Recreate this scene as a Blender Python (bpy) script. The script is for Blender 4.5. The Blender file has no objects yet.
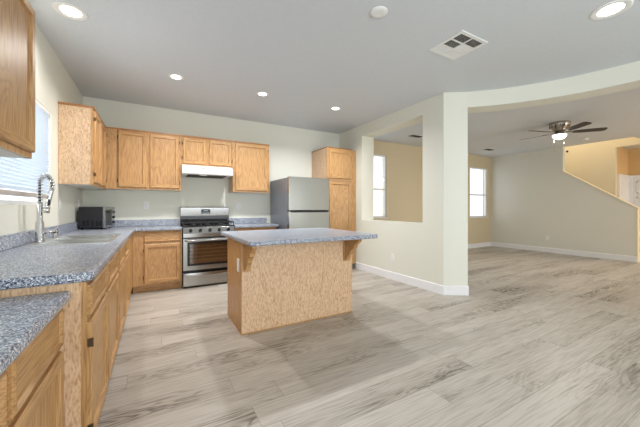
import bpy, bmesh, math, random
from mathutils import Vector, Matrix
random.seed(7)
S = bpy.context.scene
C = S.collection
R = math.radians
PI = math.pi

def srgb(r, g, b):
    def f(c):
        c /= 255.0
        return c/12.92 if c <= .04045 else ((c+.055)/1.055)**2.4
    return (f(r), f(g), f(b), 1)

# ------------------------------------------------------------------ camera
cam = bpy.data.objects.new('camera', bpy.data.cameras.new('camera'))
C.objects.link(cam)
cam.location = (0, 0, 1.18)
cam.rotation_euler = (R(90), 0, R(-29.5))
cam.data.sensor_width = 36
cam.data.lens = 36*292.8/640
cam.data.shift_y = -5.8/640
cam.data.clip_start = .03
S.camera = cam

# ------------------------------------------------------------------ light
S.view_settings.view_transform = 'Standard'
S.view_settings.look = 'None'
S.view_settings.gamma = 1
S.view_settings.exposure = 0.24
W = bpy.data.worlds.new('sky')
S.world = W
W.use_nodes = True
bg = W.node_tree.nodes['Background']
bg.inputs[0].default_value = (.87, .94, 1.0, 1)
bg.inputs[1].default_value = 1.5

def area(name, loc, rot, sx, sy, power, col=(1, 1, 1), disk=False, spread=180):
    d = bpy.data.lights.new(name, 'AREA')
    d.energy = power
    d.color = col
    d.shape = 'DISK' if disk else 'RECTANGLE'
    d.size = sx
    if not disk:
        d.size_y = sy
    d.spread = R(spread)
    o = bpy.data.objects.new(name, d)
    C.objects.link(o)
    o.location = loc
    o.rotation_euler = rot
    return o

# patio-side daylight, then fill lamps added at assumed openings behind the camera
area('patio_daylight', (-.93, -1.75, 1.15), (0, R(-90), 0), 2.1, 2.2, 34, (.86, .94, 1))
area('dining_fill', (2.0, -3.16, 1.3), (R(90), 0, 0), 3.0, 2.0, 80, (.92, .97, 1))  # added frontal fill for the island front and back wall
area('living_fill', (7.6, -3.16, 1.3), (R(90), 0, 0), 2.0, 1.8, 62, (1, .96, .90))  # added fill to brighten the living room
# the sink window's daylight
area('sink_daylight', (-1.25, 2.98, 1.75), (0, R(-90), 0), 1.2, 1.6, 12, (.92, .97, 1))
# upstairs lamp shining down the stairwell
area('stairwell_light', (9.6, 3.6, 4.3), (0, 0, 0), .8, 1.6, 26, (1, .93, .80))
area('hall_light', (10.45, -1.2, 2.66), (0, 0, 0), .3, .3, 85, (1, .84, .64), True)

# ------------------------------------------------------------------ materials
def nmat(name):
    m = bpy.data.materials.new(name)
    m.use_nodes = True
    nt = m.node_tree
    return m, nt, nt.nodes['Principled BSDF']

def N(nt, t, **k):
    n = nt.nodes.new(t)
    for a, v in k.items():
        setattr(n, a, v)
    return n

def flat(name, col, rough=.5, metal=0.0, bump=0, bscale=60, spec=None, emit=None, estr=0, coat=0):
    m, nt, p = nmat(name)
    tc = N(nt, 'ShaderNodeTexCoord')
    no = N(nt, 'ShaderNodeTexNoise')
    no.inputs['Scale'].default_value = bscale
    no.inputs['Detail'].default_value = 3
    nt.links.new(tc.outputs['Object'], no.inputs['Vector'])
    mx = N(nt, 'ShaderNodeMix', data_type='RGBA')
    mx.inputs['A'].default_value = col
    mx.inputs['B'].default_value = (col[0]*.94, col[1]*.94, col[2]*.94, 1)
    nt.links.new(no.outputs['Fac'], mx.inputs['Factor'])
    nt.links.new(mx.outputs['Result'], p.inputs['Base Color'])
    p.inputs['Roughness'].default_value = rough
    p.inputs['Metallic'].default_value = metal
    if spec is not None:
        p.inputs['Specular IOR Level'].default_value = spec
    if coat:
        p.inputs['Coat Weight'].default_value = coat
    if bump:
        b = N(nt, 'ShaderNodeBump')
        b.inputs['Strength'].default_value = bump
        b.inputs['Distance'].default_value = .004
        nt.links.new(no.outputs['Fac'], b.inputs['Height'])
        nt.links.new(b.outputs['Normal'], p.inputs['Normal'])
    if emit:
        p.inputs['Emission Color'].default_value = emit
        p.inputs['Emission Strength'].default_value = estr
    return m

def oak(name, axis, light, dark, fine=1.0, contrast=.75, rough=.38, line=.36, pk=.05, plo=.42):
    """grain runs along axis (0,1,2) of the object"""
    m, nt, p = nmat(name)
    L = nt.links.new
    tc = N(nt, 'ShaderNodeTexCoord')
    oi = N(nt, 'ShaderNodeObjectInfo')
    off = N(nt, 'ShaderNodeVectorMath', operation='SCALE')
    off.inputs[0].default_value = (7.3, 5.1, 3.7)
    L(oi.outputs['Random'], off.inputs['Scale'])
    add = N(nt, 'ShaderNodeVectorMath', operation='ADD')
    L(tc.outputs['Object'], add.inputs[0])
    L(off.outputs[0], add.inputs[1])
    def stretched(k, sc, det, dist=0):
        s = [1, 1, 1]
        s[axis] = k
        mp = N(nt, 'ShaderNodeVectorMath', operation='MULTIPLY')
        mp.inputs[1].default_value = s
        L(add.outputs[0], mp.inputs[0])
        n = N(nt, 'ShaderNodeTexNoise')
        n.inputs['Scale'].default_value = sc
        n.inputs['Detail'].default_value = det
        n.inputs['Distortion'].default_value = dist
        L(mp.outputs[0], n.inputs['Vector'])
        return n, mp
    n1, _ = stretched(.16, 6, 2, .6)           # slow field whose level lines are the cathedral grain
    mul = N(nt, 'ShaderNodeMath', operation='MULTIPLY')
    mul.inputs[1].default_value = 16
    L(n1.outputs['Fac'], mul.inputs[0])
    fr = N(nt, 'ShaderNodeMath', operation='PINGPONG')
    fr.inputs[1].default_value = .5
    L(mul.outputs[0], fr.inputs[0])
    n2, _ = stretched(pk, 150*fine, 3)         # pores
    n3, _ = stretched(.3, 2.2, 2)
    r1 = N(nt, 'ShaderNodeMapRange')
    r1.inputs['From Min'].default_value = 0
    r1.inputs['From Max'].default_value = .28
    r1.inputs['To Min'].default_value = line*contrast
    r1.inputs['To Max'].default_value = 0
    L(fr.outputs[0], r1.inputs['Value'])
    r2 = N(nt, 'ShaderNodeMapRange')
    r2.inputs['From Min'].default_value = plo
    r2.inputs['From Max'].default_value = .68
    r2.inputs['To Max'].default_value = .7*contrast
    L(n2.outputs['Fac'], r2.inputs['Value'])
    s1 = N(nt, 'ShaderNodeMath', operation='ADD')
    L(r1.outputs[0], s1.inputs[0])
    L(r2.outputs[0], s1.inputs[1])
    s2 = N(nt, 'ShaderNodeMath', operation='MULTIPLY_ADD')
    s2.inputs[1].default_value = .35
    L(n3.outputs['Fac'], s2.inputs[0])
    L(s1.outputs[0], s2.inputs[2])
    s3 = N(nt, 'ShaderNodeMath', operation='SUBTRACT', use_clamp=True)
    s3.inputs[1].default_value = .1
    L(s2.outputs[0], s3.inputs[0])
    mx = N(nt, 'ShaderNodeMix', data_type='RGBA')
    mx.inputs['A'].default_value = light
    mx.inputs['B'].default_value = dark
    L(s3.outputs[0], mx.inputs['Factor'])
    L(mx.outputs['Result'], p.inputs['Base Color'])
    p.inputs['Roughness'].default_value = rough
    b = N(nt, 'ShaderNodeBump')
    b.inputs['Strength'].default_value = .12
    b.inputs['Distance'].default_value = .001
    b.invert = True
    L(s1.outputs[0], b.inputs['Height'])
    L(b.outputs['Normal'], p.inputs['Normal'])
    return m

OL, OD = srgb(204, 161, 108), srgb(138, 92, 50)
OAKV = oak('oak_grain_upright', 2, OL, OD)
OAKX = oak('oak_grain_along_x', 0, OL, OD)
OAKY = oak('oak_grain_along_y', 1, OL, OD)
PANEL = oak('oak_veneer_panel', 2, srgb(230, 197, 161), srgb(180, 138, 102), fine=.9, contrast=1.0, line=.3, pk=.25, plo=.46)
MOULD = oak('dark_oak_moulding', 0, srgb(176, 118, 62), srgb(120, 74, 36))
INNER = flat('cabinet_underside', srgb(222, 218, 208), .5)
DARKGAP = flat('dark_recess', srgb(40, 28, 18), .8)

def laminate():
    m, nt, p = nmat('speckled_laminate')
    L = nt.links.new
    tc = N(nt, 'ShaderNodeTexCoord')
    v = N(nt, 'ShaderNodeTexVoronoi')
    v.inputs['Scale'].default_value = 210
    n = N(nt, 'ShaderNodeTexNoise')
    n.inputs['Scale'].default_value = 70
    n.inputs['Detail'].default_value = 4
    mixv = N(nt, 'ShaderNodeVectorMath', operation='MULTIPLY_ADD')
    mixv.inputs[1].default_value = (.006, .006, .006)
    L(tc.outputs['Object'], n.inputs['Vector'])
    L(n.outputs['Color'], mixv.inputs[0])
    L(tc.outputs['Object'], mixv.inputs[2])
    L(mixv.outputs[0], v.inputs['Vector'])
    sx = N(nt, 'ShaderNodeSeparateColor')
    L(v.outputs['Color'], sx.inputs[0])
    cr = N(nt, 'ShaderNodeValToRGB')
    cr.color_ramp.interpolation = 'CONSTANT'
    e = cr.color_ramp.elements
    e[0].position = 0; e[0].color = srgb(60, 66, 82)
    e[1].position = .2; e[1].color = srgb(108, 116, 134)
    for pos, c in ((.42, srgb(148, 155, 170)), (.68, srgb(190, 197, 210)), (.87, srgb(230, 235, 242))):
        q = e.new(pos); q.color = c
    L(sx.outputs[0], cr.inputs[0])
    L(cr.outputs[0], p.inputs['Base Color'])
    p.inputs['Roughness'].default_value = .28
    return m
LAM = laminate()

def floor_mat():
    m, nt, p = nmat('plank_floor')
    L = nt.links.new
    tc = N(nt, 'ShaderNodeTexCoord')
    sp = N(nt, 'ShaderNodeSeparateXYZ')
    L(tc.outputs['Object'], sp.inputs[0])
    def M(op, a, b=None, c=None):
        n = N(nt, 'ShaderNodeMath', operation=op)
        for i, q in enumerate((a, b, c)):
            if q is None: continue
            if isinstance(q, (int, float)): n.inputs[i].default_value = q
            else: L(q, n.inputs[i])
        return n.outputs[0]
    PW, PL = .19, 1.45
    ry = M('DIVIDE', sp.outputs['Y'], PW)
    row = M('FLOOR', ry)
    fy = M('FRACT', ry)
    wn = N(nt, 'ShaderNodeTexWhiteNoise', noise_dimensions='1D')
    L(row, wn.inputs['W'])
    rx = M('ADD', M('DIVIDE', sp.outputs['X'], PL), wn.outputs['Value'])
    colx = M('FLOOR', rx)
    fx = M('FRACT', rx)
    cv = N(nt, 'ShaderNodeCombineXYZ')
    L(colx, cv.inputs[0]); L(row, cv.inputs[1])
    w2 = N(nt, 'ShaderNodeTexWhiteNoise', noise_dimensions='3D')
    L(cv.outputs[0], w2.inputs['Vector'])
    rnd = w2.outputs['Value']
    # joint lines
    dy = M('MULTIPLY', M('MINIMUM', fy, M('SUBTRACT', 1, fy)), PW)
    dx = M('MULTIPLY', M('MINIMUM', fx, M('SUBTRACT', 1, fx)), PL)
    jd = M('MINIMUM', dx, dy)
    joint = M('LESS_THAN', jd, .001)
    # grain coordinates shifted per plank
    g = N(nt, 'ShaderNodeCombineXYZ')
    L(M('ADD', M('MULTIPLY', sp.outputs['X'], .16), M('MULTIPLY', rnd, 37)), g.inputs[0])
    L(sp.outputs['Y'], g.inputs[1]); L(M('MULTIPLY', rnd, 13), g.inputs[2])
    n1 = N(nt, 'ShaderNodeTexNoise'); n1.inputs['Scale'].default_value = 9; n1.inputs['Detail'].default_value = 3; n1.inputs['Distortion'].default_value = .5
    L(g.outputs[0], n1.inputs['Vector'])
    pp = M('PINGPONG', M('MULTIPLY', n1.outputs['Fac'], 12), .5)
    line = N(nt, 'ShaderNodeMapRange')
    line.inputs['From Max'].default_value = .30
    line.inputs['To Min'].default_value = 1; line.inputs['To Max'].default_value = 0
    L(pp, line.inputs['Value'])
    g2 = N(nt, 'ShaderNodeCombineXYZ')
    L(M('ADD', M('MULTIPLY', sp.outputs['X'], .05), M('MULTIPLY', rnd, 11)), g2.inputs[0])
    L(sp.outputs['Y'], g2.inputs[1]); L(rnd, g2.inputs[2])
    n2 = N(nt, 'ShaderNodeTexNoise'); n2.inputs['Scale'].default_value = 90; n2.inputs['Detail'].default_value = 4
    L(g2.outputs[0], n2.inputs['Vector'])
    n3 = N(nt, 'ShaderNodeTexNoise'); n3.inputs['Scale'].default_value = 3.2; n3.inputs['Detail'].default_value = 2
    L(g.outputs[0], n3.inputs['Vector'])
    mask = N(nt, 'ShaderNodeMapRange')
    mask.inputs['From Min'].default_value = .46; mask.inputs['From Max'].default_value = .66
    L(n3.outputs['Fac'], mask.inputs['Value'])
    fine = N(nt, 'ShaderNodeMapRange')
    fine.inputs['From Min'].default_value = .4; fine.inputs['From Max'].default_value = .7
    L(n2.outputs['Fac'], fine.inputs['Value'])
    t = M('ADD', M('MULTIPLY', M('MULTIPLY', line.outputs[0], mask.outputs[0]), .60), M('MULTIPLY', fine.outputs[0], .30))
    t = M('ADD', t, M('MULTIPLY', mask.outputs[0], .16))
    t = M('ADD', t, M('MULTIPLY', M('SUBTRACT', rnd, .4), .20))
    n = nt.nodes.new('ShaderNodeClamp'); L(t, n.inputs[0])
    cr = N(nt, 'ShaderNodeValToRGB')
    e = cr.color_ramp.elements
    e[0].position = 0; e[0].color = srgb(194, 186, 176)
    e[1].position = 1; e[1].color = srgb(82, 73, 64)
    q = e.new(.4); q.color = srgb(160, 151, 139)
    L(n.outputs[0], cr.inputs[0])
    mj = N(nt, 'ShaderNodeMix', data_type='RGBA')
    mj.inputs['B'].default_value = srgb(118, 108, 96)
    L(joint, mj.inputs['Factor']); L(cr.outputs[0], mj.inputs['A'])
    L(mj.outputs['Result'], p.inputs['Base Color'])
    p.inputs['Roughness'].default_value = .42
    b = N(nt, 'ShaderNodeBump'); b.inputs['Strength'].default_value = .15; b.inputs['Distance'].default_value = .001; b.invert = True
    L(M('ADD', fine.outputs[0], M('MULTIPLY', joint, 2)), b.inputs['Height'])
    L(b.outputs['Normal'], p.inputs['Normal'])
    return m

FLOOR = floor_mat()
WALL = flat('wall_paint', srgb(229, 229, 217), .6, bump=.25, bscale=90)
WALLG = flat('grey_wall_paint', srgb(224, 222, 212), .6, bump=.25, bscale=90)
WALLT = flat('tan_shade_wall', srgb(210, 196, 166), .6, bump=.25, bscale=90)  # tan puts the living back wall's warm shade into its colour
CREAM = flat('cream_wall_paint', srgb(232, 220, 192), .6, bump=.2, bscale=90)
CEIL = flat('ceiling_paint', srgb(216, 221, 226), .62, bump=.55, bscale=32)
TRIM = flat('white_trim', srgb(238, 238, 240), .35)
WHITE = flat('white_plastic', srgb(240, 240, 238), .4)
WMETAL = flat('white_enamel', srgb(240, 240, 240), .3)
STEEL = flat('stainless_steel', (.40, .395, .38, 1), .24, 1.0, bscale=8)
def brushed(name, col, rough, axis):
    m, nt, p = nmat(name)
    tc = N(nt, 'ShaderNodeTexCoord'); mp = N(nt, 'ShaderNodeVectorMath', operation='MULTIPLY')
    sc = [1, 1, 1]; sc[axis] = .02
    mp.inputs[1].default_value = sc
    no = N(nt, 'ShaderNodeTexNoise'); no.inputs['Scale'].default_value = 500
    nt.links.new(tc.outputs['Object'], mp.inputs[0]); nt.links.new(mp.outputs[0], no.inputs['Vector'])
    mr = N(nt, 'ShaderNodeMapRange'); mr.inputs['To Min'].default_value = rough*.85; mr.inputs['To Max'].default_value = rough*1.15
    nt.links.new(no.outputs['Fac'], mr.inputs['Value']); nt.links.new(mr.outputs[0], p.inputs['Roughness'])
    p.inputs['Base Color'].default_value = col; p.inputs['Metallic'].default_value = 1
    p.inputs['Anisotropic'].default_value = .75
    tg = N(nt, 'ShaderNodeTangent', direction_type='RADIAL', axis='Z')
    nt.links.new(tg.outputs[0], p.inputs['Tangent'])
    return m
BRUSH = brushed('brushed_steel', (.42, .415, .40, 1), .22, 0)
SINKM = flat('bright_rim_steel', (.72, .72, .71, 1), .32, 1.0, bscale=8)
SSIDE = flat('grey_side_metal', srgb(132, 137, 146), .3, .35)
CHROME = flat('chrome', (.75, .75, .76, 1), .12, 1.0)
HINGE = flat('dark_bronze', srgb(96, 78, 62), .4, .8)
BLACK = flat('black_enamel', srgb(22, 22, 25), .25)
IRON = flat('cast_iron', srgb(30, 30, 32), .6)
BLKPL = flat('black_plastic', srgb(38, 38, 44), .35)
DISP = flat('display_glass', srgb(20, 22, 27), .35)
OVEN = flat('oven_interior', srgb(150, 118, 90), .6)
WIRE = flat('oven_rack_wire', (.6, .55, .48, 1), .3, .9)
NICKEL = flat('brushed_nickel', (.42, .38, .34, 1), .3, 1.0)
BLADE = flat('dark_wood_blade', srgb(62, 46, 40), .45)
BLADE2 = flat('blade_iron', (.3, .27, .24, 1), .35, 1.0)
VENTD = flat('vent_dark', srgb(70, 68, 64), .7)
CARPET = flat('stair_carpet', srgb(196, 178, 148), .95, bump=.8, bscale=300)
LENS = flat('lamp_lens', (1, 1, 1, 1), .4, emit=(1, .96, .90, 1), estr=7)
LENSW = flat('warm_lamp_lens', (1, 1, 1, 1), .4, emit=(1, .84, .66, 1), estr=9)
BOWL = flat('fan_light_glass', (1, 1, 1, 1), .4, emit=(1, .95, .84, 1), estr=5)
TAN = flat('blind_rail', srgb(186, 178, 172), .5)
GROUND = flat('outside_concrete', srgb(200, 196, 188), .9)

def glass(name, tint=(1, 1, 1, 1), refl=.08):
    m = bpy.data.materials.new(name); m.use_nodes = True
    nt = m.node_tree; nt.nodes.clear()
    o = N(nt, 'ShaderNodeOutputMaterial'); t = N(nt, 'ShaderNodeBsdfTransparent'); g = N(nt, 'ShaderNodeBsdfGlossy')
    t.inputs[0].default_value = tint; g.inputs['Roughness'].default_value = .03
    mx = N(nt, 'ShaderNodeMixShader'); mx.inputs[0].default_value = refl
    nt.links.new(t.outputs[0], mx.inputs[1]); nt.links.new(g.outputs[0], mx.inputs[2]); nt.links.new(mx.outputs[0], o.inputs[0])
    return m
GLASS = glass('window_glass')
OVGLASS = glass('oven_window_glass', (.8, .75, .68, 1), .10)

def blindmat():
    m = bpy.data.materials.new('blind_slats'); m.use_nodes = True
    nt = m.node_tree; nt.nodes.clear()
    o = N(nt, 'ShaderNodeOutputMaterial'); d = N(nt, 'ShaderNodeBsdfDiffuse'); t = N(nt, 'ShaderNodeBsdfTranslucent')
    d.inputs[0].default_value = srgb(236, 240, 244); t.inputs[0].default_value = srgb(232, 240, 248)
    mx = N(nt, 'ShaderNodeMixShader'); mx.inputs[0].default_value = .4
    nt.links.new(d.outputs[0], mx.inputs[1]); nt.links.new(t.outputs[0], mx.inputs[2]); nt.links.new(mx.outputs[0], o.inputs[0])
    return m
BLIND = blindmat()

# ------------------------------------------------------------------ mesh helpers
class MB:
    def __init__(self):
        self.bm = bmesh.new(); self.mi = 0
    def _tag(self, n0):
        self.bm.faces.ensure_lookup_table()
        for f in self.bm.faces[n0:]: f.material_index = self.mi
    def box(self, x0, x1, y0, y1, z0, z1, b=0, seg=1):
        n0 = len(self.bm.faces)
        x0, x1 = sorted((x0, x1)); y0, y1 = sorted((y0, y1)); z0, z1 = sorted((z0, z1))
        t = bmesh.new()
        bmesh.ops.create_cube(t, size=1)
        bmesh.ops.scale(t, vec=(x1-x0, y1-y0, z1-z0), verts=t.verts)
        bmesh.ops.translate(t, vec=((x0+x1)/2, (y0+y1)/2, (z0+z1)/2), verts=t.verts)
        if b: bmesh.ops.bevel(t, geom=t.edges[:], offset=b, segments=seg, affect='EDGES', profile=.5)
        self._merge(t); return self
    def _merge(self, t, mat=None):
        n0 = len(self.bm.faces)
        if mat is not None: bmesh.ops.transform(t, matrix=mat, verts=t.verts)
        me = bpy.data.meshes.new('t'); t.to_mesh(me); t.free()
        self.bm.from_mesh(me); bpy.data.meshes.remove(me)
        self._tag(n0)
    def cyl(self, a, b, r, r2=None, seg=24, caps=True):
        a, b = Vector(a), Vector(b); d = b-a
        t = bmesh.new()
        bmesh.ops.create_cone(t, cap_ends=caps, segments=seg, radius1=r, radius2=r if r2 is None else r2, depth=d.length)
        for f in t.faces: f.smooth = len(f.verts) == 4
        q = Vector((0, 0, 1)).rotation_difference(d.normalized()).to_matrix().to_4x4()
        self._merge(t, Matrix.Translation((a+b)/2) @ q); return self
    def lathe(self, c, prof, seg=32, axis='Z'):
        t = bmesh.new(); rings = []
        for r, z in prof:
            if r < 1e-6: rings.append([t.verts.new((0, 0, z))])
            else: rings.append([t.verts.new((r*math.cos(2*PI*i/seg), r*math.sin(2*PI*i/seg), z)) for i in range(seg)])
        for A, B in zip(rings, rings[1:]):
            for i in range(seg):
                j = (i+1) % seg
                if len(A) == 1 and len(B) == 1: continue
                if len(A) == 1: f = t.faces.new((A[0], B[i], B[j]))
                elif len(B) == 1: f = t.faces.new((A[i], B[0], A[j]))
                else: f = t.faces.new((A[i], B[i], B[j], A[j]))
                f.smooth = True
        bmesh.ops.recalc_face_normals(t, faces=t.faces[:])
        q = Matrix.Identity(4)
        if axis == 'X': q = Matrix.Rotation(R(90), 4, 'Y')
        if axis == '-Y': q = Matrix.Rotation(R(90), 4, 'X')
        self._merge(t, Matrix.Translation(c) @ q); return self
    def tube(self, pts, r, seg=10):
        pts = [Vector(p) for p in pts]
        t = bmesh.new(); rings = []; up = Vector((0, 0, 1))
        prev = None
        for i, p in enumerate(pts):
            d = (pts[min(i+1, len(pts)-1)]-pts[max(i-1, 0)]).normalized()
            if prev is None:
                u = d.orthogonal().normalized()
            else:
                u = (prev - d*prev.dot(d)).normalized()
            prev = u; v = d.cross(u)
            rings.append([t.verts.new(p+u*r*math.cos(2*PI*k/seg)+v*r*math.sin(2*PI*k/seg)) for k in range(seg)])
        for A, B in zip(rings, rings[1:]):
            for k in range(seg):
                f = t.faces.new((A[k], A[(k+1) % seg], B[(k+1) % seg], B[k])); f.smooth = True
        t.faces.new(rings[0][::-1]); t.faces.new(rings[-1])
        self._merge(t); return self
    def prism(self, poly, lo, hi, plane='XY', b=0, seg=2):
        """poly: 2D points in plane, extruded from lo to hi along the third axis"""
        def P(u, v, w):
            return {'XY': (u, v, w), 'YZ': (w, u, v), 'XZ': (u, w, v)}[plane]
        t = bmesh.new()
        A = [t.verts.new(P(u, v, lo)) for u, v in poly]; B = [t.verts.new(P(u, v, hi)) for u, v in poly]
        t.faces.new(A[::-1]); t.faces.new(B)
        for i in range(len(poly)):
            j = (i+1) % len(poly); t.faces.new((A[i], A[j], B[j], B[i]))
        bmesh.ops.recalc_face_normals(t, faces=t.faces[:])
        if b:
            es = [e for e in t.edges if len(e.link_faces) == 2 and e.calc_face_angle(0) > R(60)]
            bmesh.ops.bevel(t, geom=es, offset=b, segments=seg, affect='EDGES', profile=.5)
        self._merge(t); return self
    def door(self, face, n, u0, u1, v0, v1, t=.019, st=.052, rail=None):
        """framed recessed panel door; face 'x' / 'y' / '-x': its outer face is at n"""
        self.mi_save = self.mi
        def P(u, v, d):       # d = distance out of the carcass, 0 at the outer face
            if face == 'x': return (n+d, u, v)
            if face == '-y': return (u, n-d, v)
            if face == '-x': return (n-d, u, v)
        t_ = bmesh.new(); e = .009
        def ring(i, d): return [t_.verts.new(P(a, b, d)) for a, b in ((u0+i, v0+i), (u1-i, v0+i), (u1-i, v1-i), (u0+i, v1-i))]
        rs = [ring(0, -t), ring(0, -.008), ring(e, 0), ring(st-.004, 0), ring(st+.004, -.013)]
        if rail: rs += [ring(st+rail, -.009), ring(st+rail+.012, -.003)]
        for A, B in zip(rs, rs[1:]):
            for k in range(4):
                f = t_.faces.new((A[k], A[(k+1) % 4], B[(k+1) % 4], B[k]))
                f.material_index = 1 if k in (0, 2) else 0
        t_.faces.new(rs[-1]).material_index = 0
        t_.faces.new(rs[0][::-1]).material_index = 0
        bmesh.ops.recalc_face_normals(t_, faces=t_.faces[:])
        me = bpy.data.meshes.new('t'); t_.to_mesh(me); t_.free()
        self.bm.from_mesh(me); bpy.data.meshes.remove(me)
        return self

def tag(o, label=None, cat=None, group=None, kind=None):
    if label: o['label'] = label
    if cat: o['category'] = cat
    if group: o['group'] = group
    if kind: o['kind'] = kind
    return o
ROOTLOC = {}
def thing(name, loc, label, cat, group=None):
    o = bpy.data.objects.new(name, None); C.objects.link(o); o.location = loc
    o.empty_display_size = .1
    ROOTLOC[o.name] = Vector(loc)
    return tag(o, label, cat, group)
def obj(name, mb, mats, parent=None, base=None):
    """one mesh object; coordinates are given in the world frame the thing was started in"""
    if not isinstance(mats, (list, tuple)): mats = [mats]
    off = Vector((0, 0, 0))
    if parent is not None: off = ROOTLOC[parent.name]
    elif base is not None: off = Vector(base)
    bmesh.ops.translate(mb.bm, vec=-off, verts=mb.bm.verts)
    me = bpy.data.meshes.new(name); mb.bm.to_mesh(me); mb.bm.free()
    for m in mats: me.materials.append(m)
    o = bpy.data.objects.new(name, me); C.objects.link(o)
    if parent is not None:
        o.parent = parent; ROOTLOC[o.name] = off
    else: o.location = off
    return o
def struct(name, mb, mats):
    return tag(obj(name, mb, mats), kind='structure')
def dup(root, loc, rz=None, label=None, group=None):
    r = root.copy(); C.objects.link(r); r.location = loc
    if rz is not None: r.rotation_euler = (0, 0, rz)
    if label: r['label'] = label
    if group: r['group'] = group
    for ch in root.children:
        c = ch.copy(); C.objects.link(c); c.parent = r
        for g in ch.children:
            d = g.copy(); C.objects.link(d); d.parent = c
    return r
def cut(o, boxes):
    """cut box-shaped holes into a finished mesh"""
    for b in boxes:
        mb = MB(); mb.box(*b[:6])
        bmesh.ops.translate(mb.bm, vec=-o.location, verts=mb.bm.verts)
        me = bpy.data.meshes.new('c'); mb.bm.to_mesh(me); mb.bm.free()
        c = bpy.data.objects.new('c', me); C.objects.link(c); c.location = o.location
        md = o.modifiers.new('b', 'BOOLEAN'); md.object = c; md.operation = 'DIFFERENCE'; md.solver = 'EXACT'
        bpy.context.view_layer.update()
        dg = bpy.context.evaluated_depsgraph_get()
        nm = bpy.data.meshes.new_from_object(o.evaluated_get(dg))
        o.modifiers.clear(); o.data = nm
        bpy.data.objects.remove(c)

# ------------------------------------------------------------------ dimensions
XL, YB, XR, H = -.87, 5.20, 3.41, 2.74
XI = 3.69                       # living-room side of the kitchen wall
YL = 5.27                       # living-room back wall
XLR = 9.06                      # living-room right wall
YN = -3.1                       # wall behind the camera

def wall_x(mb, x0, x1, ya, yb, z0, z1, holes):
    """wall slab between x0,x1 running in y with rectangular holes (y0,y1,z0,z1)"""
    hs = sorted(holes); y = ya
    for a, b, c, d in hs:
        mb.box(x0, x1, y, a, z0, z1)
        if c > z0: mb.box(x0, x1, a, b, z0, c)
        if d < z1: mb.box(x0, x1, a, b, d, z1)
        y = b
    mb.box(x0, x1, y, yb, z0, z1)
def wall_y(mb, y0, y1, xa, xb, z0, z1, holes):
    hs = sorted(holes); x = xa
    for a, b, c, d in hs:
        mb.box(x, a, y0, y1, z0, z1)
        if c > z0: mb.box(a, b, y0, y1, z0, c)
        if d < z1: mb.box(a, b, y0, y1, d, z1)
        x = b
    mb.box(x, xb, y0, y1, z0, z1)

# ------------------------------------------------------------------ shell
m = MB(); m.box(-1.0, 11.2, YN-.12, 5.42, -.08, 0); struct('floor', m, FLOOR)
m = MB()
m.box(-1.0, XLR+.12, YN-.12, 5.42, H, H+.1)
m.box(XLR+.12, 11.2, YN-.12, 2.2, H, H+.1)
m.box(10.2, 11.2, 2.2, 2.95, H, H+.1)
struct('ceiling', m, CEIL)
WY0, WY1, WZ0, WZ1 = 2.2, 3.755, 1.20, 2.10
m = MB(); wall_x(m, XL-.13, XL, YN, YB+.1, 0, H, [(-2.85, -.65, 0, 2.1), (WY0, WY1, WZ0, WZ1)]); struct('wall_left', m, WALL)
m = MB(); m.box(XL-.13, XR+.002, YB, YB+.12, 0, H); struct('wall_back', m, WALL)
PY0, PY1, PZ0, PZ1 = 2.985, 4.415, .945, 2.533
def off(px):
    return px
# kitchen wall with the pass-through, its angled end and the curved header
m = MB()
wall_x(m, XR, XI, 2.86, YL+.02, 0, H, [(PY0, PY1, PZ0, PZ1)])
m.prism([(3.41, 2.86), (3.41, 2.628), (3.677, 2.454), (3.83, 2.69), (3.69, 2.86)], 0, H)
struct('wall_right', m, WALL)
cur = [(3.677, 2.454), (3.93, 2.20), (4.13, 1.93), (4.285, 1.66), (4.39, 1.40), (4.46, 1.13), (4.50, .85), (4.503, .75)]
# smooth the curve
def catmull(P, n=5):
    out = []
    for i in range(len(P)-1):
        p0, p1, p2, p3 = P[max(i-1, 0)], P[i], P[i+1], P[min(i+2, len(P)-1)]
        for k in range(n):
            t = k/n
            out.append(tuple(.5*((2*p1[a])+(-p0[a]+p2[a])*t+(2*p0[a]-5*p1[a]+4*p2[a]-p3[a])*t*t+(-p0[a]+3*p1[a]-3*p2[a]+p3[a])*t**3) for a in (0, 1)))
    out.append(P[-1]); return out
fr = catmull(cur); bk = []
for i, (x, y) in enumerate(fr):
    a, b = Vector(fr[max(i-1, 0)]), Vector(fr[min(i+1, len(fr)-1)])
    d = (b-a).normalized(); nrm = Vector((-d.y, d.x))
    bk.append((x+nrm.x*.28, y+nrm.y*.28))
bk[0] = (3.83, 2.69)
m = MB(); t = bmesh.new(); HZ = 2.533
V = [[t.verts.new((x, y, z)) for (x, y) in L_] for L_ in (fr, bk) for z in (HZ, H)]
for i in range(len(fr)-1):
    for A, B in ((0, 1), (1, 3), (3, 2), (2, 0)):
        f = t.faces.new((V[A][i], V[A][i+1], V[B][i+1], V[B][i])); f.smooth = A in (0, 3) and B in (1, 2)
t.faces.new((V[0][0], V[1][0], V[3][0], V[2][0])); t.faces.new((V[0][-1], V[1][-1], V[3][-1], V[2][-1]))
bmesh.ops.recalc_face_normals(t, faces=t.faces[:]); m._merge(t)
for f in m.bm.faces: f.smooth = False
struct('wall_header', m, WALL)
m = MB(); m.box(4.50, 4.78, YN, .75, 0, H); struct('wall_divider', m, WALL)  # out of view; extended forward to block the living opening from the fridge's reflection
# walls behind the camera
m = MB(); wall_y(m, YN-.12, YN, XL-.13, 11.2, 0, H, [(.5, 3.5, .3, 2.3), (6.6, 8.6, .4, 2.3)]); struct('wall_front', m, WALL)
# living-room back wall with two windows
LW = [(3.96, 4.80, .95, 2.42), (8.0, 8.86, .90, 2.37)]
m = MB(); wall_y(m, YL, YL+.15, XI, XLR+.12, 0, H, LW); struct('wall_living_back', m, WALLT)
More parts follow.
